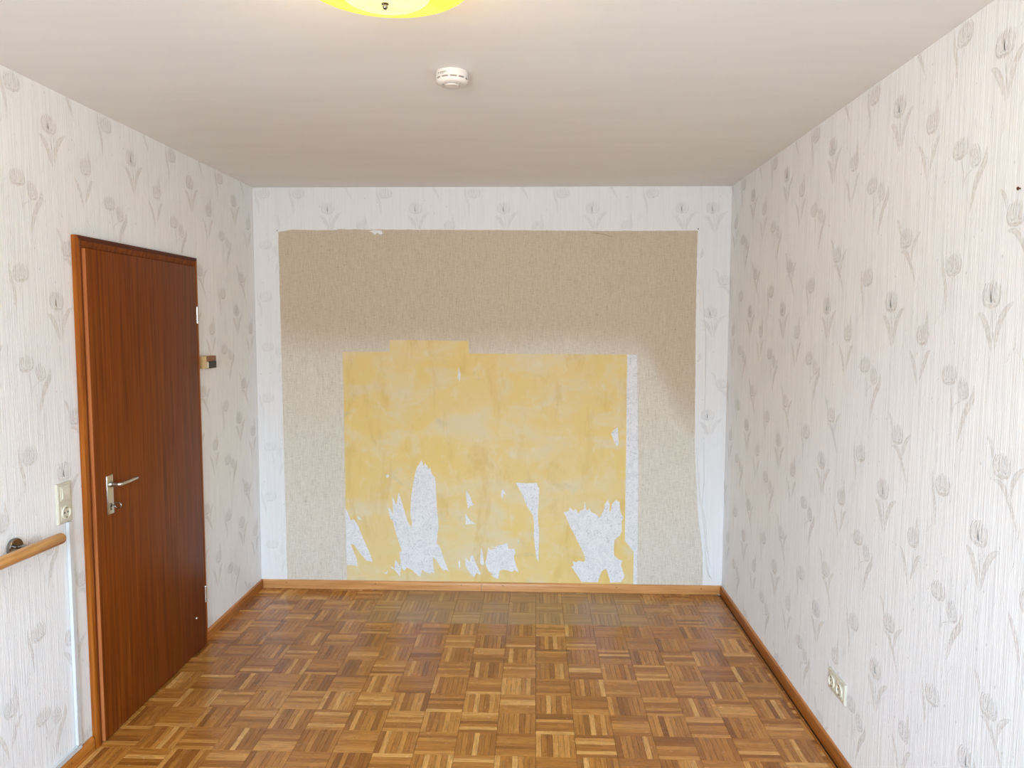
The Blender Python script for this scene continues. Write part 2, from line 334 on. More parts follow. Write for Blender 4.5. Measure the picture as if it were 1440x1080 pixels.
# ------------------------------------------------------------------ room shell
ceiling = tag(box_obj('ceiling', (-.1, YN-.25, H), (W+.1, .1, H+.12), M_CEIL), 'pale grey painted ceiling with faint brush streaks', kind='structure')
wall_left = tag(box_obj('wall_left', (-.12, YN-.25, -.05), (0, .1, H), M_PAPER), 'left wall in white wallpaper with grey-beige tulips, beside the brown door', kind='structure')
wall_right = tag(box_obj('wall_right', (W, YN-.25, -.05), (W+.12, .1, H), M_PAPER), 'right wall in white wallpaper with grey-beige tulips', kind='structure')
wall_back = tag(box_obj('wall_back', (0, .0, -.05), (W, .12, H), M_ORN), 'back wall with torn wallpaper layers down to yellow paint', kind='structure')
bm = bmesh.new()
for a, b in (((0, YN-.2, -.05), (WX0, YN, H)), ((WX1, YN-.2, -.05), (W, YN, H)), ((WX0, YN-.2, -.05), (WX1, YN, WZ0)), ((WX0, YN-.2, WZ1), (WX1, YN, H))): box(bm, a, b)
tag(bm_obj('wall_front', bm, M_PAPER), kind='structure')

# layers of paper on the back wall
YR = [(.520, .05), (.520, 1.515), (.82, 1.515), (.82, 1.60), (1.335, 1.60), (1.335, 1.51), (2.293, 1.51), (2.296, .33), (2.352, .262), (2.352, .05)]
yellow = tag(sheet('yellow_wallpaper', YR, HOLES+[[(x-(.003 if x < .57 and not .44 < z < .5 else 0), z) for x, z in LEFT_TEAR]], -.0006, -.0001, M_YEL, wall_back), 'scuffed mustard yellow under-layer with jagged torn patches')
BEI = [(.140, .03), (.135, 2.26), (2.72, 2.26), (2.80, .03)]
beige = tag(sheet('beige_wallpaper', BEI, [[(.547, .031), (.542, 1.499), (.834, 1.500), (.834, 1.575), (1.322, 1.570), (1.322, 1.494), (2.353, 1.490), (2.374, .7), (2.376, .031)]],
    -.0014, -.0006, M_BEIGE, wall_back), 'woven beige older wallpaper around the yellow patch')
inner = [(.166, .031), (.160, 1.0), (.155, 2.232), (.24, 2.246), (.40, 2.241), (.52, 2.243), (.525, 2.247), (1.3, 2.243), (2.1, 2.237), (2.702, 2.237), (2.703, 1.7), (2.715, .9), (2.745, .5), (2.780, .25), (2.785, .031)]
border = tag(sheet('tulip_wallpaper_border', [(.001, .03), (.001, H-.001), (W-.001, H-.001), (W-.001, .03)], [inner], -.0024, -.0014, M_BORDER, wall_back, .0006),
    'bright white tulip wallpaper left as a border round the beige')
# paper crumb at the border's top edge and creases beside the beige panel
def ribbon(name, pts, wdt, mat, parent, y=-.0024, h=.0055):
    bm = bmesh.new(); pts = [Vector((x, 0, z)) for x, z in pts]; rows = []
    for i, p in enumerate(pts):
        d = (pts[min(i+1, len(pts)-1)]-pts[max(i-1, 0)]).normalized(); nn = Vector((-d.z, 0, d.x)); k = wdt*(.25+.75*math.sin(math.pi*i/(len(pts)-1)))
        rows.append([bm.verts.new(p+nn*k*s+Vector((0, y-hh*h, 0))) for s, hh in ((-1, -.1), (-.4, .7), (0, 1), (.4, .7), (1, -.1))])
    for a, b in zip(rows, rows[1:]):
        for k in range(4): bm.faces.new((a[k], a[k+1], b[k+1], b[k]))
    return bm_obj(name, bm, mat, parent, 60)
for pts, wd_ in (([(2.725, .92), (2.740, .75), (2.755, .6), (2.79, .45), (2.80, .3), (2.83, .17)], .007),
                 ([(2.77, .95), (2.775, .7), (2.765, .55), (2.785, .4), (2.81, .27)], .006),
                 ([(2.735, 1.95), (2.75, 1.75), (2.765, 1.6), (2.77, 1.3), (2.772, 1.0)], .004),
                 ([(2.79, .33), (2.80, .2), (2.82, .12), (2.84, .09)], .007)):
    ribbon('paper_crease', pts, wd_, M_BORDER, wall_back)
ribbon('paper_crease', [(2.06, 2.228), (2.10, 2.222), (2.15, 2.214), (2.19, 2.200)], .004, M_BEIGE, wall_back, -.0010)
sheet('paper_scrap', [(.715, 2.236), (.745, 2.243), (.79, 2.240), (.80, 2.222), (.785, 2.214), (.765, 2.226), (.75, 2.213), (.735, 2.228)], [], -.002, -.0014, M_BORDER, wall_back)

# ------------------------------------------------------------------ tulip print of the wallpaper
def catmull(P, n):
    P = [P[0]]+list(P)+[P[-1]]; out = []
    for i in range(1, len(P)-2):
        for k in range(n):
            t = k/n; a, b, c, d = P[i-1:i+3]
            out.append(tuple(.5*((2*b[j])+(-a[j]+c[j])*t+(2*a[j]-5*b[j]+4*c[j]-d[j])*t*t+(-a[j]+3*b[j]-3*c[j]+d[j])*t**3) for j in (0, 1)))
    out.append(P[-2]); return out
def stroke(L, pts, w, tone=.8, mid=.6, pw=.75, n=4):
    lay = len(L[3]) % 14; L[3].append(0)
    sp = catmull(pts, n); m = len(sp)-1; base = len(L[0])
    for i, p in enumerate(sp):
        a, b = sp[max(i-1, 0)], sp[min(i+1, m)]; dx, dy = b[0]-a[0], b[1]-a[1]; q = math.hypot(dx, dy) or 1
        k = w*max(.06, math.sin(math.pi*min(.98, max(.02, i/m)))**pw); en = min(1, 4*i/m, 4*(m-i)/m)**.5
        for s, t in ((-1, 0), (-.72, tone), (0, tone*mid), (.72, tone), (1, 0)):
            L[0].append((p[0]-dy/q*k*s, p[1]+dx/q*k*s, lay*.00003)); L[1].append(t*(.4+.6*en))
    for i in range(m):
        for k in range(4):
            a = base+i*5+k; L[2].append((a, a+1, a+6, a+5))
def head(L, cx, cy, w, h, ang=0, tone=.8):
    c, s = math.cos(ang), math.sin(ang)
    T = lambda P: [(cx+(x*w*c-y*h*s), cy+(x*w*s+y*h*c)) for x, y in P]
    stroke(L, T([(0, -.5), (-.36, -.38), (-.47, 0), (-.38, .36)]), w*.10, tone*.75, .55)
    stroke(L, T([(0, -.5), (.36, -.38), (.47, 0), (.40, .40)]), w*.09, tone*.75, .6)
    stroke(L, T([(-.05, -.40), (-.27, -.1), (-.24, .22), (-.14, .47)]), w*.10, tone*.7, .35)
    stroke(L, T([(.04, -.40), (.24, -.12), (.25, .20), (.20, .50)]), w*.085, tone*.8, .4)
    stroke(L, T([(0, -.3), (-.03, 0), (.02, .3), (.04, .56)]), w*.075, tone*.85, .7)
    stroke(L, T([(-.24, -.38), (0, -.47), (.24, -.38)]), w*.09, tone*1.1, .9)
    for P in ([(0, -.5), (-.38, -.38), (-.50, 0), (-.40, .36), (-.30, .44)], [(0, -.5), (.38, -.38), (.50, 0), (.44, .40)],
              [(-.02, -.36), (-.16, 0), (-.13, .3), (-.04, .54)], [(.02, -.36), (.14, 0), (.13, .28), (.22, .52)],
              [(-.34, -.12), (-.20, -.28), (-.06, -.08)], [(.34, -.15), (.20, -.3), (.10, -.1)], [(-.38, .1), (-.30, .30), (-.20, .44)]):
        stroke(L, T(P), w*.022, tone*1.1, 1)
def motif(k, seed):
    L = ([], [], [], []); t = .62
    if k == 'A':
        head(L, 0, 0, .074, .068, -.06, t); stroke(L, [(.004, -.036), (.010, -.08), (.018, -.13)], .0022, .7, 1)
        stroke(L, [(-.055, -.047), (-.030, -.062), (-.006, -.10), (.012, -.15)], .0125, t*.85, .75)
        stroke(L, [(.090, -.022), (.058, -.045), (.034, -.085), (.022, -.145)], .0125, t*.85, .75)
    elif k == 'B':
        head(L, 0, 0, .072, .062, .15, t)
        stroke(L, [(-.056, .034), (-.050, -.02), (-.034, -.07), (-.030, -.135)], .0085, t*.8, .8)
        stroke(L, [(.0, -.034), (-.006, -.06)], .0016, .4, 1)
    elif k == 'C':
        head(L, 0, 0, .062, .064, .12, t); stroke(L, [(.022, .072), (.022, .035), (.030, -.005), (.014, -.04)], .009, t*.8, .8)
        stroke(L, [(.008, -.035), (.006, -.08), (.002, -.12)], .002, .5, 1)
        stroke(L, [(-.074, -.05), (-.052, -.078), (-.034, -.115), (-.018, -.168)], .0095, t*.85, .75)
        stroke(L, [(.050, -.047), (.030, -.062), (.012, -.10), (-.008, -.142)], .0105, t*.85, .75)
    elif k == 'D':
        head(L, 0, 0, .070, .056, .1, t); head(L, .070, -.034, .046, .066, .42, t)
        stroke(L, [(.006, -.03), (.018, -.07), (.018, -.125)], .002, .6, 1)
        stroke(L, [(.070, -.065), (.030, -.085), (.024, -.11)], .0016, .5, 1)
        stroke(L, [(.120, -.022), (.114, -.06), (.082, -.105), (.056, -.185)], .0135, t*.95, .8)
    else:
        head(L, 0, 0, .070, .062, .04, t)
        stroke(L, [(-.068, .068), (-.046, .045), (-.036, .010)], .0075, t*.8, .7)
        stroke(L, [(.088, .012), (.060, -.012), (.044, -.04), (.040, -.078)], .0105, t*.8, .75)
        stroke(L, [(-.034, -.042), (.000, -.046), (.036, -.085), (.072, -.150)], .0095, t*.85, .75)
        stroke(L, [(.014, -.035), (.022, -.06), (.034, -.085)], .0018, .5, 1)
    # pale secondary sprigs between the tulips
    rd = random.Random(seed)
    for _ in range(5):
        x, y = rd.uniform(-.10, .12), rd.uniform(-.24, -.10); l = rd.uniform(.03, .06); d = rd.uniform(-.03, .03)
        stroke(L, [(x, y), (x+d*.2, y-l*.5), (x+d, y-l)], .0018, .28, 1, n=3)
    return L
OFF = {'A': (0, 0), 'B': (-.180, .090), 'C': (-.330, -.106), 'D': (-.175, -.218), 'E': (.080, -.430)}
MOT = {k: motif(k, i) for i, k in enumerate('ABCDE')}
def tulips(wall, to3d, u_first, u0, u1, mat, keep=lambda u, v: True, name='tulip_print', fade=1.):
    V, T, F = [], [], []
    k0 = int((u0-u_first)/.536)-1
    for k in range(k0, int((u1-u_first)/.536)+3):
        for j in range(-1, 5):
            for kind, (du, dv) in OFF.items():
                a, b = u_first+k*.536+du, 2.374-.6245*j+dv
                L = MOT[kind]; base = len(V); used = {}
                for f in L[2]:
                    cu = sum(L[0][i][0] for i in f)/4+a; cv = sum(L[0][i][1] for i in f)/4+b
                    if not (u0 < cu < u1 and .05 < cv < H-.001 and keep(cu, cv)): continue
                    g = []
                    for i in f:
                        if i not in used:
                            used[i] = len(V); x, y, hh = L[0][i]; V.append(to3d(x+a, min(y+b, H-.0005), hh)); T.append(L[1][i]*fade)
                        g.append(used[i])
                    F.append(g)
    me = bpy.data.meshes.new(name); me.from_pydata(V, [], F); me.materials.append(mat)
    me.update()
    inward = Vector((W/2, -2, 1.2))-me.polygons[0].center
    for p in me.polygons:
        if p.normal.dot(inward) < 0: p.flip()
    at = me.attributes.new('tone', 'FLOAT', 'POINT'); at.data.foreach_set('value', T)
    o = bpy.data.objects.new(name, me); COL.objects.link(o); o.parent = wall; o['kind'] = 'stuff'; me.update()
    return o
tag(tulips(wall_right, lambda u, v, h: (W-.0004-h, -u, v), .975, .0, 4.9, M_PAPER), 'grey-beige tulips printed all over the white wallpaper')
tag(tulips(wall_left, lambda u, v, h: (.0004+h, u, v), -1.896, -4.9, .0, M_PAPER, lambda u, v: not (-1.80 < u < -.81 and v < 2.01)), 'grey-beige tulips printed all over the white wallpaper')
def kb(u, v): return v > 2.247 or u < .155 or u > (2.788 if v < .3 else 2.765 if v < .55 else 2.722 if v < 1.7 else 2.710)
tulips(wall_back, lambda u, v, h: (u, -.0027-h, v), 1.000, .15, 2.72, M_BORDER, kb, fade=.55)
tulips(wall_back, lambda u, v, h: (u, -.0027-h, v), .250, .003, .15, M_BORDER, kb, fade=.45)
tulips(wall_back, lambda u, v, h: (u, -.0027-h, v), 2.790, 2.72, W-.003, M_BORDER, lambda u, v: kb(u, v) and v > 1.0, fade=.6)

# ------------------------------------------------------------------ parquet floor: each square block of seven strips is one part
floor = tag(box_obj('floor', (-.1, YN-.25, -.1), (W+.1, .1, -.010), M_GAP), 'glossy brown mosaic parquet floor of square basket-weave blocks', kind='structure')
P_ = .159; X0 = 1.743-11*P_; Y0 = -.037
def block(bm, lay, i, j, rd):
    x0, x1 = X0+i*P_, X0+(i+1)*P_; y1, y0 = Y0-j*P_, Y0-(j+1)*P_
    along_y = ((i-11)+(j-8)) % 2 == 0
    base = rd.uniform(-.10, .10); g = .0004; lift = rd.uniform(-.0003, .0003)
    for s in range(7):
        if along_y: a, b, c, d = x0+s*P_/7, x0+(s+1)*P_/7, y0, y1
        else: a, b, c, d = x0, x1, y0+s*P_/7, y0+(s+1)*P_/7
        k = 1 if along_y else 0
        eg = .0007
        a += g if k else eg; b -= g if k else eg; c += eg if k else g; d -= eg if k else g
        a, b = max(a, .006), min(b, W-.030); c, d = max(c, YN+.006), min(d, -.004)
        if b-a < .003 or d-c < .003: continue
        z = lift+rd.uniform(-.00022, .00022); bv = .0004
        q = rd.random(); t = .48+base+rd.gauss(0, .14)
        if q < .17: t = rd.uniform(.74, .96)
        elif q < .36: t = rd.uniform(.05, .3)
        v = [bm.verts.new(p) for p in ((a, c, -.009), (b, c, -.009), (b, d, -.009), (a, d, -.009), (a, c, z-bv), (b, c, z-bv), (b, d, z-bv), (a, d, z-bv),
             (a+bv, c+bv, z), (b-bv, c+bv, z), (b-bv, d-bv, z), (a+bv, d-bv, z))]
        for f in ((0, 1, 5, 4), (1, 2, 6, 5), (2, 3, 7, 6), (3, 0, 4, 7), (4, 5, 9, 8), (5, 6, 10, 9), (6, 7, 11, 10), (7, 4, 8, 11), (8, 9, 10, 11)):
            ff = bm.faces.new([v[m] for m in f]); ff[lay] = max(0, min(1, t)); ff.material_index = k
rest = bmesh.new(); rl = rest.faces.layers.float.new('tone'); count = 0
for j in range(-1, 33):
    for i in range(-1, 19):
        rd = random.Random(i*131+j*977+5)
        if X0+(i+1)*P_ < .02 or X0+i*P_ > W-.035 or Y0-j*P_ < YN+.02: continue
        if j < 14 and count < 298:
            bm = bmesh.new(); l = bm.faces.layers.float.new('tone'); block(bm, l, i, j, rd)
            if not bm.faces: bm.free(); continue
            bm_obj('parquet_block', bm, [M_PARX, M_PARY], floor); count += 1
        else: block(rest, rl, i, j, rd)
tag(bm_obj('parquet_block_field', rest, [M_PARX, M_PARY], floor), kind='stuff')
# sawn edge strip along the right wall, with a dark gap
y = -.02
rd = random.Random(3)
while y > YN+.1:
    l = rd.uniform(.5, .9); bm = bmesh.new(); la = bm.faces.layers.float.new('tone')
    box(bm, (W-.0285, max(y-l, YN+.01), -.009), (W-.0195, y-.001, -.0004))
    for ff in bm.faces: ff[la] = rd.uniform(.1, .4); ff.material_index = 1
    bm_obj('edge_strip', bm, [M_PARX, M_PARY], floor); y -= l

# ------------------------------------------------------------------ skirting boards
T, HB = .0165, .0545
def skirt_prof(s):   # (distance from wall, height)
    return [(.0026, 0.0008), (T, .0008), (T, HB-.014), (T-.0022, HB-.006), (T-.0065, HB-.001), (T-.010, HB), (.0026, HB)]
def skirting(name, wall, a, b, mat, parent, ma=0, mb=0):
    """ma / mb = 1 mitres that end"""
    bm = bmesh.new(); A, B = [], []
    for d, z in skirt_prof(0):
        if wall == 'back': A.append((a+ma*d, -d, z)); B.append((b-mb*d, -d, z))
        elif wall == 'left': A.append((d-.002, a-ma*d, z)); B.append((d-.002, b+mb*d, z))
        else: A.append((W-d+.002, a-ma*d, z)); B.append((W-d+.002, b+mb*d, z))
    va = [bm.verts.new(p) for p in A]; vb = [bm.verts.new(p) for p in B]; n = len(A)
    bm.faces.new(va); bm.faces.new(vb[::-1])
    for i in range(n): bm.faces.new((va[i], vb[i], vb[(i+1) % n], va[(i+1) % n]))
    return bm_obj(name, bm, mat, parent, 50)
def screw(parent, p, axis, rad=.003):
    bm = bmesh.new(); lathe(bm, [(0, .0012), (rad*.6, .0010), (rad, .0002), (rad, -.002)], p, axis, 10); bm_obj('screw', bm, M_NAIL, parent)
bb = tag(empty('baseboard_back', (0, 0, 0)), 'varnished light wooden skirting board in two lengths along the back wall', kind='structure')
skirting('skirting_board', 'back', .002, 1.4005, M_SKIRT_X, bb, 1, 0); skirting('skirting_board', 'back', 1.4030, W-.001, M_SKIRT_X, bb, 0, 1)
for x in (.166, .732, 1.277, 1.536, 2.247, 2.771): screw(bb, (x, -T, .038), (0, -1, 0))
bl = tag(empty('baseboard_left'), 'orange-brown wooden skirting board along the left wall, either side of the door', kind='structure')
skirting('skirting_board', 'left', -.001, -.812, M_SKIRT_Y, bl, 1, 0); skirting('skirting_board', 'left', -1.806, YN+.005, M_SKIRT_Y, bl)
for y in (-.30, -.62, -1.95, -2.6): screw(bl, (T-.002, y, .034), (1, 0, 0))
br_ = tag(empty('baseboard_right'), 'orange-brown wooden skirting board along the right wall', kind='structure')
skirting('skirting_board', 'right', -.001, YN+.005, M_SKIRT_Y, br_, 1, 0)
for y in (-.45, -1.05, -1.335, -1.62, -2.1): screw(br_, (W-T+.002, y, .030), (-1, 0, 0))

# ------------------------------------------------------------------ door
door = tag(empty('door_1', (0, -1.3, 0)), 'closed dark reddish-brown wooden door in the left wall', kind='structure')
YA, YB, ZT = -1.7975, -.815, 1.9985; FW = .058       # outer frame limits and face width
prof = [(0, .0005), (0, .0195), (.004, .0215), (.018, .0215), (FW-.006, .0095), (FW, .0085), (FW, .0005)]   # (inwards, out of the wall)
def frame_piece(name, mat, f0, f1):
    bm = bmesh.new(); a = [bm.verts.new(f0(*p)) for p in prof]; b = [bm.verts.new(f1(*p)) for p in prof]; n = len(a)
    bm.faces.new(a); bm.faces.new(b[::-1])
    for i in range(n): bm.faces.new((a[i], b[i], b[(i+1) % n], a[(i+1) % n]))
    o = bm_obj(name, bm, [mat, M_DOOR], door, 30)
    o.data.polygons[2+4].material_index = 1; o.data.polygons[2+3].material_index = 1  # sloped inner faces take the darker veneer, their shade painted as colour
    return o
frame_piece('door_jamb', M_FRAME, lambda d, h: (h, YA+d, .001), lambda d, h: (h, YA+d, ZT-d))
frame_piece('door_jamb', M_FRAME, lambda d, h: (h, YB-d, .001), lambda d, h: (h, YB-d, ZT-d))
tag(frame_piece('door_header', M_HEADER, lambda d, h: (h, YA+d, ZT-d), lambda d, h: (h, YB-d, ZT-d)), 'varnished head piece of the frame, shade painted into its dark brown')
LA, LB, LZ = -1.751, -.848, 1.953
leaf = box_obj('door_leaf', (.0100, LA+.0005, .006), (.0255, LB, LZ), M_DOOR, door, .0012, 2)
tag(box_obj('door_edge_strip', (.0100, LA-.0035, .006), (.0255, LA+.0004, LZ), M_LEAFEDGE, door, .001, 1), 'paler lipping on the latch edge')
for z in (1.712, .266):
    bm = bmesh.new(); yh = LB+.012
    for k, (z0, z1) in enumerate(((-.041, -.001), (.001, .041))): tube(bm, [(.024, yh, z+z0), (.024, yh, z+z1)], .0068, 14)
    lathe(bm, [(.0068, 0), (.006, .003), (0, .005)], (.024, yh, z+.041), n=14); box(bm, (.012, LB+.001, z-.034), (.0245, yh+.006, z+.034))
    tag(bm_obj('hinge', bm, M_STEEL, door, 40), 'bright metal hinge')
# long plate with lever and key
pl_ = box_obj('handle_plate', (.0256, -1.684, .905), (.0325, -1.640, 1.063), M_STEEL, door, .0022, 2); tag(pl_, 'satin nickel long plate')
bm = bmesh.new(); ly, lz = -1.662, 1.026
lathe(bm, [(.0, 0), (.0125, 0), (.0125, .006), (.010, .010), (.010, .010)], (.0325, ly, lz), (1, 0, 0), 20)
tube(bm, [(.034, ly, lz), (.066, ly, lz)], .0082, 16); tube(bm, [(.0655, ly, lz), (.072, ly+.001, lz), (.0755, ly+.006, lz)], .0082, 16)
tube(bm, [(.0755, ly+.004, lz), (.0750, ly+.060, lz), (.0735, ly+.126, lz+.001)], [.0074, .0068, .0062], 16, round_end=.5)
bm_obj('lever', bm, M_STEEL, pl_, 50)
bm = bmesh.new(); lathe(bm, [(0, .0012), (.0075, .0012), (.0088, 0), (.0088, -.002)], (.0328, ly, .942), (1, 0, 0), 20)
box(bm, (.0325, ly-.0042, .921), (.0340, ly+.0042, .942), .0008, 1); bm_obj('lock_cylinder', bm, M_CHROME, pl_, 50)
bm = bmesh.new(); box(bm, (.0345, ly-.0025, .9405), (.046, ly+.0025, .9435))
c = Vector((.060, ly+.001, .9405)); ring = [c+Vector((math.cos(t)*.0135, 0, math.sin(t)*.0115)) for t in [k*math.pi/9 for k in range(18)]]
tube(bm, ring+[ring[0]], .0026, 8, False); bm_obj('key', bm, M_CHROME, pl_, 50)
bm = bmesh.new(); lathe(bm, [(0, .0075), (.003, .0072), (.0058, .005), (.0066, .0015), (.0066, 0)], (.0256, -.952, .184), (1, 0, 0), 18)
tag(bm_obj('stud', bm, M_STEEL, door, 50), 'small silver stud low on the door')
adopt(door)

# ------------------------------------------------------------------ electrical fittings
def schuko(parent_, to, c_, s=1.):
    """round recessed socket insert; to(a, b, h) maps plate coords (a across, b up, h out) to the world"""
    ax = (Vector(to(0, 0, 1))-Vector(to(0, 0, 0))).normalized(); o = Vector(to(c_[0], c_[1], 0))
    bm = bmesh.new(); a0, b0 = c_
    lathe(bm, [(.0250, .0112), (.0245, .0160), (.0215, .0166), (.0200, .0160), (.0196, .0118), (0, .0118)], o, ax, 32)
    ins = bm_obj('socket_insert', bm, M_CREAM, parent_, 35)
    for s_ in (-1, 1):
        bm = bmesh.new(); lathe(bm, [(0, .0126), (.0034, .0126), (.0034, .0118)], Vector(to(a0+.0095*s_, b0, 0)), ax, 12)
        bm_obj('pin_hole', bm, M_DARK, ins)
    for s_ in (-1, 1):
        bm = bmesh.new()
        p = [to(a0-.003, b0+.0190*s_, .0121), to(a0+.003, b0+.0190*s_, .0121), to(a0+.003, b0+.0150*s_, .0121), to(a0-.003, b0+.0150*s_, .0121)]
        extrude_poly(bm, p, ax*.005); bm_obj('earth_clip', bm, M_STEEL, ins)
    return ins
def plate(root, to, w, h, t=.010, wins=()):
    """cover plate: stepped, with bevelled rim"""
    bm = bmesh.new(); P0 = [(-w/2, -h/2), (w/2, -h/2), (w/2, h/2), (-w/2, h/2)]; rows = []
    for k, hh in ((0, .0003), (0, t-.003), (.0025, t-.0006), (.006, t)):
        rows.append([bm.verts.new(to(x-math.copysign(k, x), y-math.copysign(k, y), hh)) for x, y in P0])
    bm.faces.new(rows[0][::-1]); bm.faces.new(rows[-1])
    for a, b in zip(rows, rows[1:]):
        for i in range(4): bm.faces.new((a[i], a[(i+1) % 4], b[(i+1) % 4], b[i]))
    return bm_obj('cover_plate', bm, M_CREAM2, root)
sw = tag(empty('switch_and_socket', (0, -1.912, .938)), 'cream light switch above a socket in one tall plate, left of the door', 'light switch')
toL = lambda a, b, h: (h, -1.912+a, 1.012+b)
plate(sw, toL, .079, .149)
bm = bmesh.new(); P4 = lambda s, h: [toL(-s, .036-s, h), toL(s, .036-s, h), toL(s, .036+s, h), toL(-s, .036+s, h)]
extrude_poly(bm, P4(.026, .0098), (.002, 0, 0)); bm_obj('switch_surround', bm, M_CREAM, sw)
bm = bmesh.new(); extrude_poly(bm, [(.0119, -1.912-.020, .016+1.012), (.0119, -1.912-.020, .056+1.012), (.0135, -1.912-.020, .056+1.012), (.0165, -1.912-.020, .030+1.012), (.0150, -1.912-.020, .016+1.012)], (0, .040, 0))
bm_obj('rocker', bm, M_CREAM, sw)
bm = bmesh.new(); P4 = lambda s, h: [toL(-s, -.036-s, h), toL(s, -.036-s, h), toL(s, -.036+s, h), toL(-s, -.036+s, h)]
extrude_poly(bm, P4(.026, .0098), (.0015, 0, 0)); bm_obj('socket_surround', bm, M_CREAM, sw)
schuko(sw, toL, (0, -.036)); adopt(sw)
so = tag(empty('double_socket', (W, -1.757, .250)), 'cream double wall socket low on the right wall above the skirting board', 'socket')
toR = lambda a, b, h: (W-h, -1.757-a, .292+b)
plate(so, toR, .152, .080)
for c in (-.036, .036):
    bm = bmesh.new(); s = .0265; extrude_poly(bm, [toR(c-s, -s, .0098), toR(c+s, -s, .0098), toR(c+s, s, .0098), toR(c-s, s, .0098)], (-.0018, 0, 0)); bm_obj('socket_surround', bm, M_CREAM, so)
    schuko(so, toR, (c, 0))
adopt(so)
# white cable trunking below the switch, and a second length along the skirting board
def duct(base, label, a, b, lid):
    tr = tag(empty('cable_trunking', base), label, 'cable trunking')
    box_obj('trunking_base', a, b, M_WHITE, tr, .001, 1); box_obj('trunking_lid', lid[0], lid[1], M_WHITE, tr, .0008, 1); adopt(tr)
duct((0, -1.893, .073), 'narrow white upright cable trunking running down from the light switch', (.0015, -1.903, .074), (.0125, -1.885, .936), ((.0126, -1.9045, .074), (.0152, -1.8835, .935)))
duct((0, -2.75, .0565), 'narrow white cable trunking lying along the top of the left skirting board', (.0015, -3.6, .0565), (.0125, -1.885, .0715), ((.0126, -3.6, .0567), (.0152, -1.8835, .0725)))
# thermostat by the door
th = tag(empty('thermostat', (0, -.720, 1.437)), 'small tan box with brown and black front panels beside the door hinge', 'thermostat')
box_obj('housing', (.0005, -.776, 1.437), (.036, -.668, 1.503), M_TAN, th, .003, 2)
box_obj('upper_panel', (.0362, -.774, 1.476), (.041, -.669, 1.502), M_BRN, th, .0012, 1)
box_obj('lower_panel', (.0362, -.752, 1.438), (.042, -.669, 1.4745), M_DARK, th, .0012, 1)
box_obj('slider', (.0362, -.773, 1.442), (.041, -.756, 1.471), M_CREAM, th, .001, 1)
adopt(th)

# ------------------------------------------------------------------ handrail
hr = tag(empty('handrail', (0, -2.6, .9)), 'round beech handrail on a metal bracket, left edge below the switch', 'handrail')
bm = bmesh.new(); tube(bm, [(.075, -2.045, .9175), (.075, -2.35, .9245), (.075, -2.8, .926), (.075, -3.5, .926)], .0200, 24, round_end=.55)
tag(bm_obj('rail', bm, M_RAIL, hr, 50), 'varnished beech rail with rounded end')
for y in (-2.178, -3.1):
    bm = bmesh.new(); lathe(bm, [(0, 0.0005), (.031, .0005), (.033, .003), (.033, .012), (.030, .0155), (0, .0155)], (0, y, .924), (1, 0, 0), 32)
    b_ = tag(bm_obj('rosette', bm, M_CHROME, hr, 35), 'round chrome wall rosette')
    bm = bmesh.new(); tube(bm, [(.014, y, .926), (.040, y, .930), (.058, y, .929), (.075, y, .922)], .006, 12); bm_obj('bracket_arm', bm, M_CHROME, b_, 40)
adopt(hr)

# ------------------------------------------------------------------ smoke detector on the ceiling
sx, sy = 1.452, -2.018
sd = tag(empty('smoke_detector', (sx, sy, H)), 'round white smoke detector on the ceiling', 'smoke detector')
bm = bmesh.new(); lathe(bm, [(.050, 0), (.0535, -.0015), (.0540, -.004), (.0540, -.022), (.0525, -.0235), (.0510, -.0238)], (sx, sy, H), n=56); bm_obj('base', bm, M_DET, sd, 35)
bm = bmesh.new(); lathe(bm, [(.0495, -.021), (.0495, -.031)], (sx, sy, H), n=56); bm_obj('air_slot', bm, M_DETG, sd, 35)
bm = bmesh.new()
for k in range(11):
    a = 2*math.pi*k/11+.05; c = Vector((sx+math.cos(a)*.0512, sy+math.sin(a)*.0512, H-.0265)); t = Vector((-math.sin(a), math.cos(a), 0))*.0028; n_ = Vector((math.cos(a), math.sin(a), 0))*.0016
    extrude_poly(bm, [c-t-n_, c+t-n_, c+t+n_, c-t+n_], (0, 0, -.0045)); extrude_poly(bm, [c-t-n_, c+t-n_, c+t+n_, c-t+n_], (0, 0, .0035))
tag(bm_obj('slot_rib', bm, M_DET, sd), kind='stuff')
bm = bmesh.new(); lathe(bm, [(.0510, -.0285), (.0535, -.0292), (.0530, -.0320), (.0490, -.0370), (.0420, -.0410), (.0300, -.0425), (.0262, -.0425), (.0258, -.0405), (.0240, -.0405), (.0236, -.0432), (.018, -.0442), (0, -.0446)], (sx, sy, H), n=56)
bm_obj('cover', bm, M_DET, sd, 35)
bm = bmesh.new(); lathe(bm, [(.0225, -.0434), (.0225, -.0450), (.015, -.0458), (0, -.046)], (sx, sy, H), n=40); bm_obj('test_button', bm, M_DET, sd, 35)
for p_, rr_, h0, h1 in (((sx-.029, sy-.012, H), .0018, -.0435, -.041), ((sx+.030, sy-.022, H), .0012, -.0425, -.040)):
    bm = bmesh.new(); lathe(bm, [(0, h0), (rr_, h0), (rr_, h1)], p_, n=10); bm_obj('indicator_light', bm, M_DARK, sd)
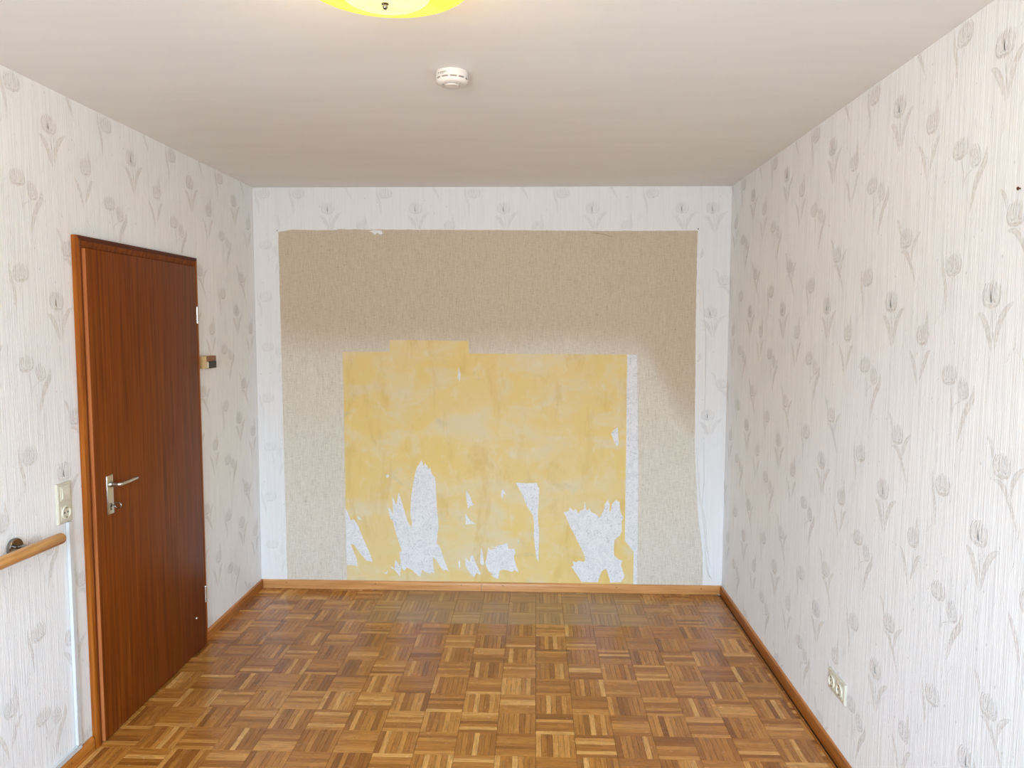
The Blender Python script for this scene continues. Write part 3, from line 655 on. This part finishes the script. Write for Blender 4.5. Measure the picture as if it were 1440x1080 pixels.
# small grey print on the side that faces the room
def side_mark(bm, a0, a1, z0, z1, rr=.05415):
    n = max(2, int(abs(a1-a0)/.06)); v = []
    for i in range(n+1):
        a = math.radians(-90)+a0+(a1-a0)*i/n; v.append((bm.verts.new((sx+math.cos(a)*rr, sy+math.sin(a)*rr, H+z0)), bm.verts.new((sx+math.cos(a)*rr, sy+math.sin(a)*rr, H+z1))))
    for p, q in zip(v, v[1:]): bm.faces.new((p[0], q[0], q[1], p[1]))
bm = bmesh.new(); side_mark(bm, -.86, -.80, -.0165, -.0105)
for k in range(9): side_mark(bm, -.70+k*.052, -.665+k*.052, -.0150 if k % 3 else -.0160, -.0115)
for k in range(6): side_mark(bm, -.68+k*.05, -.645+k*.05, -.0185, -.0168)
tag(bm_obj('printed_mark', bm, M_TXT, sd), kind='stuff'); adopt(sd)

# ------------------------------------------------------------------ ceiling lamp
lx, ly_, lz_ = 1.405, -2.884, 2.402
lamp = tag(empty('ceiling_lamp', (lx, ly_, H)), 'lit yellow glass dish lamp hanging under the ceiling, cut off by the top edge', 'ceiling lamp')
bm = bmesh.new(); lathe(bm, [(.186, .004), (.188, .001), (.186, -.001), (.168, -.005), (.140, -.012), (.110, -.021), (.096, -.026), (.096, -.022), (.110, -.017), (.140, -.008), (.168, -.001), (.182, .004), (.186, .004)], (lx, ly_, lz_), n=72)
tag(bm_obj('glass_rim', bm, M_SHADE_RIM, lamp, 50), 'saturated yellow outer rim')
bm = bmesh.new(); lathe(bm, [(.096, -.022), (.097, -.027), (.090, -.033), (.074, -.039), (.050, -.043), (.025, -.045), (0, -.0455), (0, -.042), (.025, -.041), (.050, -.039), (.074, -.035), (.090, -.029), (.094, -.022), (.096, -.022)], (lx, ly_, lz_), n=72)
tag(bm_obj('glass_bowl', bm, M_SHADE_MID, lamp, 50), 'pale yellow middle of the dish')
bm = bmesh.new(); lathe(bm, [(.0, -.058), (.0038, -.057), (.0058, -.053), (.0050, -.049), (.0080, -.047), (.0080, -.0445)], (lx, ly_, lz_), n=20)
bm_obj('finial', bm, M_CHROME, lamp, 50)
bm = bmesh.new(); lathe(bm, [(.055, 0), (.058, -.003), (.055, -.020), (.02, -.026), (.006, -.028), (.006, -.128)], (lx, ly_, H-.0005), n=32); bm_obj('canopy', bm, M_WHITE, lamp, 40)
adopt(lamp)
lb = bpy.data.lights.new('bulb', 'POINT'); lb.energy = BULB_WATTS; lb.color = (1, .72, .42); lb.shadow_soft_size = .03
for sx_ in (-.07, .07):
    lo = bpy.data.objects.new('bulb', lb); COL.objects.link(lo); lo.location = (lx+sx_, ly_, lz_+.045)

# ------------------------------------------------------------------ nails and plugs left in the walls
def nail(p, axis, label, rad=.0035, ln=.008, mat=M_NAIL):
    bm = bmesh.new(); lathe(bm, [(0, ln), (rad*.7, ln), (rad, ln-.0012), (rad, ln-.002), (rad*.4, ln-.0025), (rad*.4, .0002)], p, axis, 12)
    tag(bm_obj('nail', bm, mat, None, 40), label, 'nail')
nail((W, -2.672, 2.0), (-1, 0, 0), 'rust-red nail sticking out high on the right wall, by the right edge', .0045)
nail((2.704, -.0026, 2.247), (0, -1, 0), 'dark nail at the upper right corner of the beige panel')
nail((.150, -.0026, 2.239), (0, -1, 0), 'dark nail at the upper left corner of the beige panel', .003)

# ------------------------------------------------------------------ window behind the camera (lights the room)
w1 = tag(empty('window_1', (WX0, YN-.1, WZ0)), 'wide white window behind the viewpoint', kind='structure')
yw = YN-.13
def bar(a, b): box_obj('window_frame', a, b, M_PVC, w1, .004, 1)
bar((WX0, yw-.03, WZ0), (WX0+.06, yw+.03, WZ1)); bar((WX1-.06, yw-.03, WZ0), (WX1, yw+.03, WZ1)); xm = (WX0+WX1)/2
bar((xm-.045, yw-.03, WZ0+.061), (xm+.045, yw+.03, WZ1-.061)); bar((WX0+.061, yw-.03, WZ0), (WX1-.061, yw+.03, WZ0+.06)); bar((WX0+.061, yw-.03, WZ1-.06), (WX1-.061, yw+.03, WZ1))
for a, b in ((WX0+.061, xm-.046), (xm+.046, WX1-.061)): box_obj('pane', (a, yw-.003, WZ0+.061), (b, yw+.003, WZ1-.061), M_GLASS, w1)
box_obj('window_sill', (WX0-.03, YN-.09, WZ0-.03), (WX1+.03, YN+.12, WZ0-.001), M_WHITE, w1, .004, 2)
adopt(w1)
